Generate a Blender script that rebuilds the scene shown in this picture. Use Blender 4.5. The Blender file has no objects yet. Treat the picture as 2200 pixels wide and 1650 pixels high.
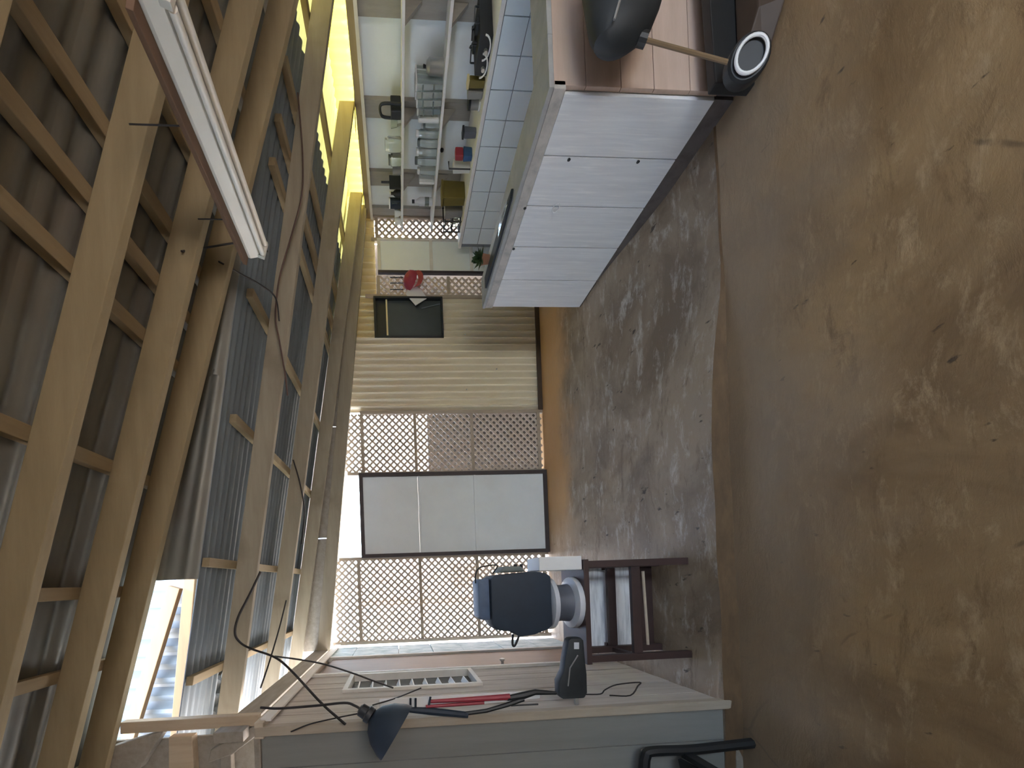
import bpy, bmesh, math, random
from mathutils import Vector, Matrix
random.seed(7)
SC = bpy.context.scene
COL = SC.collection
# ------------------------------------------------------------------ camera
CAM = Vector((0, 0, 2.0))
PX, PY, FPX = 912.0, 1242.0, 850.0            # principal point and focal length in photo pixels
YAW, PIT, ROL = 0.0067, 0.0627, -0.0364
F = Vector((math.sin(YAW)*math.cos(PIT), math.cos(YAW)*math.cos(PIT), -math.sin(PIT)))
R0 = Vector((math.cos(YAW), -math.sin(YAW), 0)); U0 = R0.cross(F)
RU = R0*math.cos(ROL) + U0*math.sin(ROL)
UU = U0*math.cos(ROL) - R0*math.sin(ROL)
cd = bpy.data.cameras.new('camera'); cam = bpy.data.objects.new('camera', cd); COL.objects.link(cam)
cd.sensor_fit = 'HORIZONTAL'; cd.sensor_width = 36; cd.lens = 36*FPX/2200
cd.shift_x = (1100-PX)/2200; cd.shift_y = (PY-825)/2200
cd.clip_start = 0.05; cd.clip_end = 300
rt, up, bk = -UU, RU, -F                       # the photo lies on its side: its left edge is the roof
cam.matrix_world = Matrix(((rt.x, up.x, bk.x, CAM.x), (rt.y, up.y, bk.y, CAM.y), (rt.z, up.z, bk.z, CAM.z), (0, 0, 0, 1)))
SC.camera = cam
# ------------------------------------------------------------------ world, sun, exposure
w = bpy.data.worlds.new('sky'); SC.world = w; w.use_nodes = True
nt = w.node_tree; bg = nt.nodes['Background']
sky = nt.nodes.new('ShaderNodeTexSky'); sky.sky_type = 'NISHITA'; sky.sun_disc = False
sky.sun_elevation = math.radians(58); sky.sun_rotation = math.radians(220); sky.dust_density = 2.5; sky.air_density = 1.0
nt.links.new(sky.outputs[0], bg.inputs[0]); bg.inputs[1].default_value = 0.55
sd = bpy.data.lights.new('sun', 'SUN'); sd.energy = 4.5; sd.angle = 0.01; sd.color = (1, .93, .82)
sun = bpy.data.objects.new('sun', sd); COL.objects.link(sun)
sun.rotation_euler = Vector((-0.45, 0.15, -0.87)).to_track_quat('-Z', 'Y').to_euler()
SC.view_settings.view_transform = 'Standard'; SC.view_settings.look = 'None'
SC.view_settings.gamma = 1; SC.view_settings.use_curve_mapping = False
SC.view_settings.exposure = 3.0

# ------------------------------------------------------------------ pixel to place
def ray(ix, iy): return F - UU*((ix-PX)/FPX) - RU*((iy-PY)/FPX)
def AX(ix, iy, X): d = ray(ix, iy); return CAM + d*(X/d.x)
def AY(ix, iy, Y): d = ray(ix, iy); return CAM + d*(Y/d.y)
def AZ(ix, iy, Z): d = ray(ix, iy); return CAM + d*((Z-CAM.z)/d.z)

# ------------------------------------------------------------------ materials
M = {}
def mat(name, c1, c2=None, scale=6, rough=.8, metal=0, bump=0, stretch=(1, 1, 1), mid=.5, width=.25, trans=0, alpha=1,
        c3=None, s3=1.2, lo3=.55, hi3=.7, spec=.5, distort=.0, st3=None):
    m = bpy.data.materials.new(name); m.use_nodes = True; t = m.node_tree; N = t.nodes; L = t.links
    b = N['Principled BSDF']; b.inputs['Roughness'].default_value = rough; b.inputs['Metallic'].default_value = metal
    b.inputs['Specular IOR Level'].default_value = spec
    b.inputs['Transmission Weight'].default_value = trans; b.inputs['Alpha'].default_value = alpha
    b.inputs['Base Color'].default_value = (*c1, 1)
    M[name] = m
    if c2 is None: c2 = tuple(x*.8 for x in c1)
    tc = N.new('ShaderNodeTexCoord'); mp = N.new('ShaderNodeMapping'); mp.inputs['Scale'].default_value = stretch
    L.new(tc.outputs['Object'], mp.inputs[0])
    no = N.new('ShaderNodeTexNoise'); no.inputs['Scale'].default_value = scale; no.inputs['Detail'].default_value = 8
    no.inputs['Roughness'].default_value = .65; no.inputs['Distortion'].default_value = distort
    L.new(mp.outputs[0], no.inputs['Vector'])
    r = N.new('ShaderNodeValToRGB'); r.color_ramp.elements[0].position = max(0, mid-width); r.color_ramp.elements[1].position = min(1, mid+width)
    r.color_ramp.elements[0].color = (*c2, 1); r.color_ramp.elements[1].color = (*c1, 1)
    L.new(no.outputs['Fac'], r.inputs[0]); out = r.outputs[0]
    if c3 is not None:
        n3 = N.new('ShaderNodeTexNoise'); n3.inputs['Scale'].default_value = s3; n3.inputs['Detail'].default_value = 6
        if st3:
            m3 = N.new('ShaderNodeMapping'); m3.inputs['Scale'].default_value = st3; L.new(tc.outputs['Object'], m3.inputs[0]); L.new(m3.outputs[0], n3.inputs['Vector'])
        else: L.new(tc.outputs['Object'], n3.inputs['Vector'])
        mr = N.new('ShaderNodeMapRange'); mr.inputs[1].default_value = lo3; mr.inputs[2].default_value = hi3
        L.new(n3.outputs['Fac'], mr.inputs[0])
        mx = N.new('ShaderNodeMix'); mx.data_type = 'RGBA'; mx.inputs[7].default_value = (*c3, 1)
        L.new(mr.outputs[0], mx.inputs[0]); L.new(out, mx.inputs[6]); out = mx.outputs[2]
    L.new(out, b.inputs['Base Color'])
    if bump:
        bp = N.new('ShaderNodeBump'); bp.inputs['Strength'].default_value = bump; bp.inputs['Distance'].default_value = .01
        L.new(no.outputs['Fac'], bp.inputs['Height']); L.new(bp.outputs[0], b.inputs['Normal'])
    return m

mat('pine', (.315, .245, .138), (.23, .175, .093), 3, .75, bump=.1, stretch=(.7, 6, 6), c3=(.22, .165, .085), s3=2.2, lo3=.6, hi3=.75)
mat('pine_grey', (.33, .285, .205), (.24, .20, .14), 3, .75, bump=.1, stretch=(.7, 6, 6), c3=(.20, .165, .11), s3=2.2, lo3=.6, hi3=.75)
mat('pine_y', (.335, .255, .145), (.24, .178, .098), 3, .75, bump=.1, stretch=(6, .7, 6))
mat('pine_pale', (.55, .47, .36), (.42, .34, .25), 3, .75, bump=.1, stretch=(6, .7, 6))
mat('pine_up', (.50, .40, .28), (.36, .27, .18), 3, .75, bump=.1, stretch=(6, 6, .7))
mat('old_timber', (.34, .30, .25), (.22, .19, .15), 4, .85, bump=.15, stretch=(6, .8, 6))
mat('roof_metal', (.235, .232, .20), (.155, .155, .135), 2.5, .5, metal=.35, stretch=(.6, 3, 3), c3=(.17, .15, .12), s3=1.5)
mat('roof_blue', (.185, .215, .225), (.12, .14, .15), 2.5, .55, metal=.15, stretch=(.6, 3, 3))
mat('galvanised', (.135, .155, .16), (.10, .115, .12), 6, .6)
mat('cream_sheet', (.86, .79, .62), (.74, .65, .48), 4, .65, stretch=(2, 2, .6), c3=(.66, .48, .26), s3=1.1, lo3=.62, hi3=.8)
mat('lattice', (.64, .54, .44), (.50, .41, .33), 5, .8)
mat('frame_wood', (.46, .38, .29), (.36, .29, .22), 5, .8, stretch=(4, 4, .8))
mat('dark_frame', (.055, .04, .04), (.035, .025, .025), 6, .6)
mat('grey_panel', (.80, .84, .84), (.73, .76, .76), 2.5, .8, c3=(.70, .69, .64), s3=.9)
mat('plank_grey', (.56, .50, .43), (.38, .33, .28), 3.2, .85, bump=.2, stretch=(6, 6, .7), c3=(.55, .52, .40), s3=2, lo3=.55, hi3=.75)
mat('plank_beige', (.235, .235, .215), (.185, .185, .168), 2, .8, bump=.1, stretch=(5, 5, .5))
mat('white_wash', (.66, .71, .70), (.30, .40, .40), 7, .85, bump=.2, stretch=(2, 2, .8), mid=.46, width=.12)
mat('white_trim', (.75, .72, .66), (.60, .56, .50), 6, .7)
mat('door_brown', (.26, .15, .09), (.17, .095, .06), 4, .6, stretch=(5, 5, .6))
mat('bar_panel', (.80, .81, .80), (.68, .69, .69), 3, .55, stretch=(1, 14, .7), bump=.05, mid=.5, width=.2, c3=(.86, .86, .84), s3=4, st3=(1, 14, 1), lo3=.55, hi3=.75)
mat('bar_trim', (.52, .49, .44), (.32, .30, .27), 9, .7, mid=.42, width=.15)
mat('bar_pink', (.60, .45, .36), (.46, .34, .26), 2, .7, stretch=(.8, 3, 7), bump=.1)
mat('bar_top', (.42, .42, .40), (.27, .27, .26), 6, .5)
mat('kick', (.055, .045, .04), (.12, .10, .09), 9, .8, mid=.6, width=.15)
mat('tile', (.80, .87, .89), (.74, .82, .85), 1.5, .18)
mat('grout', (.22, .24, .25), None, 8, .9)
mat('kitchen_white', (.85, .88, .86), (.76, .79, .77), 1.5, .8, c3=(.64, .63, .60), s3=1.1, lo3=.58, hi3=.75)
mat('stud', (.36, .33, .28), (.27, .245, .21), 4, .8, stretch=(5, 5, .8))
mat('shelf_white', (.84, .82, .79), (.74, .71, .68), 5, .6)
mat('black', (.016, .018, .019), (.010, .011, .012), 8, .5)
mat('black_soft', (.022, .026, .028), (.013, .016, .018), 14, .6, bump=.1)
mat('navy', (.020, .034, .055), (.013, .022, .035), 6, .65, bump=.1)
mat('navy_light', (.10, .15, .24), (.06, .09, .15), 6, .6)
mat('slate', (.17, .20, .19), (.12, .14, .13), 6, .6)
mat('white', (.80, .80, .78), (.72, .72, .70), 4, .5)
mat('white_drum', (.68, .70, .73), (.50, .52, .56), 4, .35)
mat('drum_dark', (.13, .14, .17), (.08, .09, .11), 4, .4)
mat('bench_brown', (.060, .030, .026), (.035, .018, .015), 4, .55)
mat('lamp_white', (.66, .64, .57), (.60, .57, .50), 3, .4)
mat('tube', (.78, .75, .67), (.74, .70, .62), 3, .3)
mat('lamp_back', (.16, .085, .045), (.10, .055, .03), 4, .7, stretch=(5, .7, 5))
mat('wire', (.020, .016, .015), None, 5, .6)
mat('wire_brown', (.10, .055, .04), None, 5, .6)
mat('red', (.36, .03, .05), (.25, .02, .035), 6, .5)
mat('blue', (.04, .13, .30), (.02, .07, .18), 8, .5)
mat('olive', (.17, .13, .022), (.12, .09, .015), 4, .6)
mat('grey_plastic', (.30, .29, .27), (.22, .21, .20), 6, .6)
mat('steel', (.55, .55, .53), (.42, .42, .40), 5, .3, metal=.7)
mat('pale_glass', (.90, .96, .94), (.84, .90, .88), 5, .06, trans=.9)
mat('dark_brown', (.07, .042, .025), (.045, .027, .016), 4, .6)
mat('rod', (.20, .13, .065), None, 4, .5)
mat('green', (.05, .09, .03), (.02, .05, .015), 12, .6)
mat('dark_glass', (.075, .085, .08), (.055, .065, .06), 2, .15)
mat('yellow_sheet', (.70, .58, .12), (.62, .48, .08), 3, .5, stretch=(1, 1, 1))
mat('yellow_cream', (.80, .70, .40), (.66, .52, .26), 3, .6)
mat('yard', (.70, .70, .68), (.58, .57, .54), 1.0, .9, c3=(.66, .48, .34), s3=.7, lo3=.5, hi3=.62)
mat('yard_wall', (.80, .74, .64), (.70, .60, .48), 1.2, .9)
mat('tan', (.62, .45, .30), (.50, .34, .22), 2, .85)
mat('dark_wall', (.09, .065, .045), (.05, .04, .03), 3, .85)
mat('sun_timber', (.165, .10, .042), (.12, .07, .028), 4, .75, stretch=(.8, 6, 6))
mat('trim_wood', (.42, .36, .28), (.30, .25, .19), 4, .8, bump=.1, stretch=(6, 6, .7))
mat('riser', (.155, .092, .043), (.085, .05, .024), 5, .8, bump=.3, stretch=(1, 1, 3), mid=.48, width=.18)
mat('white_board', (.86, .88, .90), (.42, .44, .47), 5, .6, stretch=(.6, 4, 7), mid=.42, width=.14)
mat('terracotta', (.36, .17, .10), None, 6, .8)
# translucent yellow roofing
def translucent(name, col, mixf=.55):
    m = M[name]; t = m.node_tree; b = t.nodes['Principled BSDF']; o = t.nodes['Material Output']
    tr = t.nodes.new('ShaderNodeBsdfTranslucent'); tr.inputs[0].default_value = (*col, 1)
    mx = t.nodes.new('ShaderNodeMixShader'); mx.inputs[0].default_value = mixf
    t.links.new(b.outputs[0], mx.inputs[1]); t.links.new(tr.outputs[0], mx.inputs[2]); t.links.new(mx.outputs[0], o.inputs[0])
translucent('yellow_sheet', (.80, .64, .10), .35)
mat('clear_sheet', (.62, .62, .54), (.52, .52, .44), 3, .4, stretch=(.6, 3, 3)); translucent('clear_sheet', (.76, .74, .42), .24)

# concrete of the near floor: mottled brown, with cracks and pits
def concrete(name, base, dark, light, extra=None, rough=.55, cracks=True, spec=.4):
    m = bpy.data.materials.new(name); m.use_nodes = True; t = m.node_tree; N = t.nodes; L = t.links; M[name] = m
    b = N['Principled BSDF']; b.inputs['Specular IOR Level'].default_value = spec
    tc = N.new('ShaderNodeTexCoord')
    def noise(s, d=8, r=.6, st=None, dist=0):
        n = N.new('ShaderNodeTexNoise'); n.inputs['Scale'].default_value = s; n.inputs['Detail'].default_value = d
        n.inputs['Roughness'].default_value = r; n.inputs['Distortion'].default_value = dist
        if st:
            mp = N.new('ShaderNodeMapping'); mp.inputs['Scale'].default_value = st; L.new(tc.outputs['Object'], mp.inputs[0]); L.new(mp.outputs[0], n.inputs['Vector'])
        else: L.new(tc.outputs['Object'], n.inputs['Vector'])
        return n.outputs['Fac']
    def rng(v, a, c):
        mr = N.new('ShaderNodeMapRange'); mr.inputs[1].default_value = a; mr.inputs[2].default_value = c; L.new(v, mr.inputs[0]); return mr.outputs[0]
    def mix(f, a, c):
        mx = N.new('ShaderNodeMix'); mx.data_type = 'RGBA'; L.new(f, mx.inputs[0])
        if isinstance(a, tuple): mx.inputs[6].default_value = (*a, 1)
        else: L.new(a, mx.inputs[6])
        if isinstance(c, tuple): mx.inputs[7].default_value = (*c, 1)
        else: L.new(c, mx.inputs[7])
        return mx.outputs[2]
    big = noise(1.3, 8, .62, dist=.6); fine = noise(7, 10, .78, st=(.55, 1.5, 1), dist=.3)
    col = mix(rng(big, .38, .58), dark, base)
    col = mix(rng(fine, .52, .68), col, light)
    col = mix(rng(noise(5, 10, .8, st=(.5, 1.6, 1), dist=.4), .47, .36), col, dark)
    pits = noise(16, 4, .5, st=(1, .5, 1)); col = mix(rng(pits, .69, .73), col, tuple(x*.35 for x in dark))
    if cracks:
        wv = N.new('ShaderNodeMix'); wv.data_type = 'VECTOR'; wv.inputs[0].default_value = .12
        nn = N.new('ShaderNodeTexNoise'); nn.inputs['Scale'].default_value = 2.2; nn.inputs['Detail'].default_value = 6
        L.new(tc.outputs['Object'], nn.inputs['Vector']); L.new(tc.outputs['Object'], wv.inputs[4]); L.new(nn.outputs['Color'], wv.inputs[5])
        vo = N.new('ShaderNodeTexVoronoi'); vo.feature = 'DISTANCE_TO_EDGE'; vo.inputs['Scale'].default_value = .75
        L.new(wv.outputs[1], vo.inputs['Vector'])
        cr = rng(vo.outputs['Distance'], .006, .002)
        gate = rng(noise(1.7, 3), .52, .60)
        mu = N.new('ShaderNodeMath'); mu.operation = 'MULTIPLY'; L.new(cr, mu.inputs[0]); L.new(gate, mu.inputs[1])
        col = mix(mu.outputs[0], col, tuple(x*.4 for x in dark))
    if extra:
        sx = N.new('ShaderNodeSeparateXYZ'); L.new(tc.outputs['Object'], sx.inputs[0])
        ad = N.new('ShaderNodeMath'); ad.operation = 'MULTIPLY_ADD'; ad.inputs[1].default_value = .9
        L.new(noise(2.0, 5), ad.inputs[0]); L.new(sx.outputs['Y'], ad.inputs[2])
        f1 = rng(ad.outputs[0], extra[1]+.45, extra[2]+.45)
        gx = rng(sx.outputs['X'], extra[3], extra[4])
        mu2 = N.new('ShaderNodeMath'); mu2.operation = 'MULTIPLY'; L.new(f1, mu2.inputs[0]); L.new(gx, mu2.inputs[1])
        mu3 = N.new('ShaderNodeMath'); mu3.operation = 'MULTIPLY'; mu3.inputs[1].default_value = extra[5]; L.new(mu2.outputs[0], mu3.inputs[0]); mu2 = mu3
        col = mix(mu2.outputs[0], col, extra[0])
    L.new(col, b.inputs['Base Color'])
    rr = N.new('ShaderNodeMapRange'); rr.inputs[3].default_value = rough-.12; rr.inputs[4].default_value = rough+.2; L.new(fine, rr.inputs[0])
    L.new(rr.outputs[0], b.inputs['Roughness'])
    bp = N.new('ShaderNodeBump'); bp.inputs['Strength'].default_value = .5; bp.inputs['Distance'].default_value = .012
    L.new(fine, bp.inputs['Height']); L.new(bp.outputs[0], b.inputs['Normal'])
concrete('floor_brown', (.355, .222, .098), (.205, .120, .048), (.47, .32, .165), extra=((.30, .225, .150), 1.45, 2.0, -9, -8, .75))
concrete('floor_step', (.35, .27, .185), (.185, .135, .088), (.56, .50, .43), extra=((.58, .34, .15), 4.05, 4.45, .1, .9, 1), rough=.40, cracks=False)  # orange back strip paints lit floor; pale streaks mix grain with painted glare

# ------------------------------------------------------------------ mesh helpers
ORG = {}
class MB:
    def __init__(s): s.v = []; s.f = []
    def add(s, vs, fs):
        k = len(s.v); s.v += [Vector(v) for v in vs]; s.f += [[i+k for i in f] for f in fs]; return s
    def hexa(s, p):    # 8 points: bottom ring 0-3, top ring 4-7
        return s.add(p, [(3, 2, 1, 0), (4, 5, 6, 7), (0, 1, 5, 4), (1, 2, 6, 5), (2, 3, 7, 6), (3, 0, 4, 7)])
    def box(s, x0, x1, y0, y1, z0, z1):
        return s.hexa([(x0, y0, z0), (x1, y0, z0), (x1, y1, z0), (x0, y1, z0), (x0, y0, z1), (x1, y0, z1), (x1, y1, z1), (x0, y1, z1)])
    def bar(s, a, b, w, h, upv=(0, 0, 1)):
        a = Vector(a); b = Vector(b); d = (b-a).normalized(); u = Vector(upv); x = d.cross(u)
        if x.length < 1e-4: x = d.cross(Vector((1, 0, 0)))
        x.normalize(); u = x.cross(d).normalized(); x *= w/2; u *= h/2
        return s.hexa([a-x-u, a+x-u, b+x-u, b-x-u, a-x+u, a+x+u, b+x+u, b-x+u])
    def tube(s, pts, r, seg=8, caps=True):
        pts = [Vector(p) for p in pts]; k = len(s.v); n = len(pts); rs = r if isinstance(r, (list, tuple)) else [r]*n
        prev = None
        for i, p in enumerate(pts):
            d = (pts[min(i+1, n-1)]-pts[max(i-1, 0)]).normalized()
            if prev is None:
                x = d.cross(Vector((0, 0, 1)))
                if x.length < .05: x = d.cross(Vector((1, 0, 0)))
            else: x = prev - d*prev.dot(d)
            x.normalize(); prev = x; y = d.cross(x)
            for j in range(seg):
                a = 2*math.pi*j/seg; s.v.append(p + (x*math.cos(a)+y*math.sin(a))*rs[i])
        for i in range(n-1):
            for j in range(seg):
                j2 = (j+1) % seg; s.f.append([k+i*seg+j, k+i*seg+j2, k+(i+1)*seg+j2, k+(i+1)*seg+j])
        if caps: s.f.append([k+j for j in range(seg)][::-1]); s.f.append([k+(n-1)*seg+j for j in range(seg)])
        return s
    def lathe(s, prof, c=(0, 0, 0), axis=(0, 0, 1), seg=20, sx=1, sy=1):
        c = Vector(c); a = Vector(axis).normalized(); x = a.orthogonal().normalized(); y = a.cross(x)
        if abs(a.z) > .99: x = Vector((1, 0, 0)); y = Vector((0, 1, 0)) * (1 if a.z > 0 else -1)
        k = len(s.v); n = len(prof)
        for (r, h) in prof:
            for j in range(seg):
                t = 2*math.pi*j/seg; s.v.append(c + x*(math.cos(t)*r*sx) + y*(math.sin(t)*r*sy) + a*h)
        for i in range(n-1):
            for j in range(seg):
                j2 = (j+1) % seg; s.f.append([k+i*seg+j, k+i*seg+j2, k+(i+1)*seg+j2, k+(i+1)*seg+j])
        s.f.append([k+j for j in range(seg)][::-1]); s.f.append([k+(n-1)*seg+j for j in range(seg)])
        return s
    def prism(s, poly, fn, d0, d1):   # poly: 2-D outline, fn(a, b, d) gives the point
        n = len(poly); k = len(s.v)
        s.v += [Vector(fn(a, b, d0)) for a, b in poly] + [Vector(fn(a, b, d1)) for a, b in poly]
        s.f.append([k+i for i in range(n)][::-1]); s.f.append([k+n+i for i in range(n)])
        for i in range(n): j = (i+1) % n; s.f.append([k+i, k+j, k+n+j, k+n+i])
        return s
    def grid(s, nu, nv, fn, thick=None):
        k = len(s.v)
        for i in range(nu+1):
            for j in range(nv+1): s.v.append(Vector(fn(i/nu, j/nv)))
        for i in range(nu):
            for j in range(nv):
                a = k+i*(nv+1)+j; s.f.append([a, a+1, a+nv+2, a+nv+1])
        return s
    def mesh(s, name, m, off=(0, 0, 0), bev=0, smooth=False, thick=0):
        o = Vector(off); me = bpy.data.meshes.new(name)
        me.from_pydata([v-o for v in s.v], [], s.f); me.update()
        bm = bmesh.new(); bm.from_mesh(me)
        if thick:
            bmesh.ops.solidify(bm, geom=bm.faces[:], thickness=thick)
        bmesh.ops.recalc_face_normals(bm, faces=bm.faces[:])
        if bev:
            es = [e for e in bm.edges if len(e.link_faces) == 2 and e.calc_face_angle(0) > .6]
            bmesh.ops.bevel(bm, geom=es, offset=bev, segments=2, affect='EDGES', profile=.6)
        bm.to_mesh(me); bm.free()
        if smooth:
            for p in me.polygons: p.use_smooth = True
            try: me.set_sharp_from_angle(angle=math.radians(40))
            except Exception: pass
        me.materials.append(M[m] if isinstance(m, str) else m)
        return me
    def build(s, name, m, parent=None, bev=0, smooth=False, thick=0, label=None, cat=None, group=None, kind=None):
        if parent is not None: off = ORG[parent.name]
        elif kind == 'structure': off = Vector((0, 0, 0))
        else:
            xs = [v.x for v in s.v]; ys = [v.y for v in s.v]; zs = [v.z for v in s.v]
            off = Vector(((min(xs)+max(xs))/2, (min(ys)+max(ys))/2, min(zs)))
        o = bpy.data.objects.new(name, s.mesh(name, m, off, bev, smooth, thick)); COL.objects.link(o)
        ORG[o.name] = Vector(off)
        if parent is not None: o.parent = parent
        else: o.location = off
        tag(o, label, cat, group, kind)
        return o
def tag(o, label=None, cat=None, group=None, kind=None):
    if label: o['label'] = label
    if cat: o['category'] = cat
    if group: o['group'] = group
    if kind: o['kind'] = kind
    return o
def thing(name, label, cat, loc, group=None, kind=None):
    o = bpy.data.objects.new(name, None); COL.objects.link(o); o.location = loc; o.empty_display_size = .1
    ORG[o.name] = Vector(loc); tag(o, label, cat, group, kind); return o
def piece(name, mesh, parent, loc=(0, 0, 0)):
    o = bpy.data.objects.new(name, mesh); COL.objects.link(o); o.parent = parent; o.location = loc; ORG[o.name] = ORG[parent.name]; return o
def sm(a, b, x): t = max(0, min(1, (x-a)/(b-a))); return t*t*(3-2*t)
def lerp(a, b, t): return a+(b-a)*t
def spline(pts, n=6):
    P = [Vector(p) for p in pts]; P = [P[0]*2-P[1]] + P + [P[-1]*2-P[-2]]; out = []
    for i in range(1, len(P)-2):
        for k in range(n):
            t = k/n; a, b, c, d = P[i-1], P[i], P[i+1], P[i+2]
            out.append(.5*((2*b) + (c-a)*t + (2*a-5*b+4*c-d)*t*t + (3*b-a-3*c+d)*t**3))
    out.append(P[-2]); return out

# ================================================================== STRUCTURE
# ---- ground outside
g = MB().box(-40, 40, -40, 40, -.12, -.02).build('ground', 'yard', kind='structure', label='pale dusty yard ground outside the building')
# ---- near floor and raised floor
fl = MB().box(-3.2, 5.2, -2.6, 5.1, -.02, 0).build('floor', 'floor_brown', kind='structure', label='worn brown cracked concrete floor in the foreground')
XS0, XS1, YS0, YS1 = -2.2, 4.65, 2.25, 5.05
def zplat(x, y): return max(.1*(1-sm(.9, 2.0, x)*(1-sm(2.5, 3.6, y))), .004)
b = MB()
def edgeY(x): return YS0 + .006*math.sin(x*3.1) + .004*math.sin(x*9.7+1)
NX, NY = 120, 40
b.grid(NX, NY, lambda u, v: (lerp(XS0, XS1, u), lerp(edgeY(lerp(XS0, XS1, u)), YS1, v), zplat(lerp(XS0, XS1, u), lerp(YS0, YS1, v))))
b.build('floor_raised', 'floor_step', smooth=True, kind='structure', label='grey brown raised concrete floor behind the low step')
rf = bpy.data.objects['floor_raised']
b = MB()
b.grid(NX, 1, lambda u, v: (lerp(XS0, XS1, u), edgeY(lerp(XS0, XS1, u))-.012*(1-v)-.002, lerp(0, zplat(lerp(XS0, XS1, u), YS0)+.002, v)))
b.build('step_riser', 'riser', rf)
# ---- main roof: rafters falling to the right, purlins, corrugated sheets with ribs along the fall
def zb1(x): return 3.39-.27*x
RX0, RX1 = -2.3, 4.75
ce = thing('ceiling', 'high roof of corrugated sheets on pine rafters and purlins over the front room', 'roof', (0, 0, 0), kind='structure'); del ce['category']
SHL = 3.39+.15+.05
def roof_sheet(y0, y1, zf, parent, m, pitch, amp, x0, x1, dy=.0):
    n = max(8, int((y1-y0)/pitch*8))
    MB().grid(n, 1, lambda u, v: (lerp(x0, x1, v), lerp(y0, y1, u), zf(lerp(x0, x1, v)) + dy + amp*math.cos(2*math.pi*lerp(y0, y1, u)/pitch))).build('roof_sheet', m, parent, smooth=True, thick=.004)
y = -2.5; k = 0
while y < 2.40:
    y1 = min(y+.78, 2.45); roof_sheet(y, y1+.05 if y1 < 2.4 else y1, lambda x: zb1(x)+.205, ce, 'roof_metal', .11, .012, RX0, RX1, .006*(k % 2)); y = y1; k += 1
def rafter(parent, yf, th, h, zf, x0, x1, m, name='rafter'):
    MB().hexa([(x0, yf-th, zf(x0)), (x1, yf-th, zf(x1)), (x1, yf, zf(x1)), (x0, yf, zf(x0)),
               (x0, yf-th, zf(x0)+h), (x1, yf-th, zf(x1)+h), (x1, yf, zf(x1)+h), (x0, yf, zf(x0)+h)]).build(name, m, parent, bev=.004)
for yf in (1.10, 1.62, 2.045, 2.33): rafter(ce, yf, .045, .145, zb1, RX0, RX1, 'pine')
def purlin(parent, x, y0, y1, zf, h0, h, wd, m='pine_y'):
    MB().hexa([(x-wd/2, y0, zf(x-wd/2)+h0), (x+wd/2, y0, zf(x+wd/2)+h0), (x+wd/2, y1, zf(x+wd/2)+h0), (x-wd/2, y1, zf(x-wd/2)+h0),
               (x-wd/2, y0, zf(x-wd/2)+h0+h), (x+wd/2, y0, zf(x+wd/2)+h0+h), (x+wd/2, y1, zf(x+wd/2)+h0+h), (x-wd/2, y1, zf(x-wd/2)+h0+h)]).build('purlin', m, parent, bev=.004)
for x in (3.4, 2.8, 2.19, 1.78, 1.52, 1.25, .61, 0.0, -.40, -1.0): purlin(ce, x, .3, 2.36, zb1, .147, .045, .06)
# ---- lower roof behind
def zb2(x): return 3.02-.163*x
cl = thing('ceiling_lower', 'lower roof of bluish corrugated sheets on rafters over the back of the room', 'roof', (0, 0, 0), kind='structure'); del cl['category']
y = 2.44; k = 0
while y < 5.35:
    y1 = min(y+.76, 5.4); roof_sheet(y, y1+.05, lambda x: zb2(x)+.20, cl, 'roof_blue', .075, .010, -1.6, 3.95, .006*(k % 2))
    roof_sheet(y, y1+.05, lambda x: zb2(x)+.205, cl, 'clear_sheet', .075, .010, 3.92, 4.80, .006*(k % 2)); y = y1; k += 1
for yf, x1 in ((2.90, 4.62), (3.83, 4.62), (4.70, 4.60)): rafter(cl, yf, .045, .145, zb2, -1.2, x1, 'pine_grey')
def zpl(x): return 2.775-.118*x
rafter(cl, 4.87, .06, .15, zpl, -.80, 4.6, 'pine_grey', 'wall_plate')
for xa, xb in ((-.8, .55), (.56, 1.9), (1.91, 2.95)):
    MB().hexa([(xa, 4.83, zpl(xa)+.151), (xb, 4.83, zpl(xb)+.151), (xb, 4.85, zpl(xb)+.151), (xa, 4.85, zpl(xa)+.151), (xa, 4.83, zb2(xa)+.175), (xb, 4.83, zb2(xb)+.175), (xb, 4.85, zb2(xb)+.175), (xa, 4.85, zb2(xa)+.175)]).build('gable_board', 'old_timber', cl)
MB().grid(90, 1, lambda u, v: (lerp(2.96, 4.6, u), 4.85+.01*math.cos(2*math.pi*lerp(2.96, 4.6, u)/.09), lerp(zpl(lerp(2.96, 4.6, u))+.151, zb2(lerp(2.96, 4.6, u))+.175, v))).build('yellow_sheet', 'yellow_sheet', cl, smooth=True)
for x, ya in ((3.43, 2.6), (3.07, 2.62), (2.78, 2.62), (1.87, 2.56), (1.07, 2.56), (.16, 2.46), (-.55, 2.46), (4.1, 2.6)):
    purlin(cl, x, ya, 5.5, zb2, .147, .043, .055)
# ---- upright strip between the two roofs: dark ribbed sheet, open at its left end
b = MB(); pitch = .105
def cler(u, v, xa, xb):
    x = lerp(xa, xb, u); z0 = zb2(x)+.19; z1 = zb1(x)+.19
    return (x, 2.43+.016*math.cos(2*math.pi*v*(z1-z0)/pitch), lerp(z0, z1, v))
for xa, xb in ((.06, 1.3), (1.27, 2.5), (2.47, 3.6), (3.57, 4.7)):
    MB().grid(1, 40, lambda u, v: cler(u, v, xa, xb)).build('gable_sheet', 'roof_metal', ce, smooth=True, thick=.004)
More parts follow.
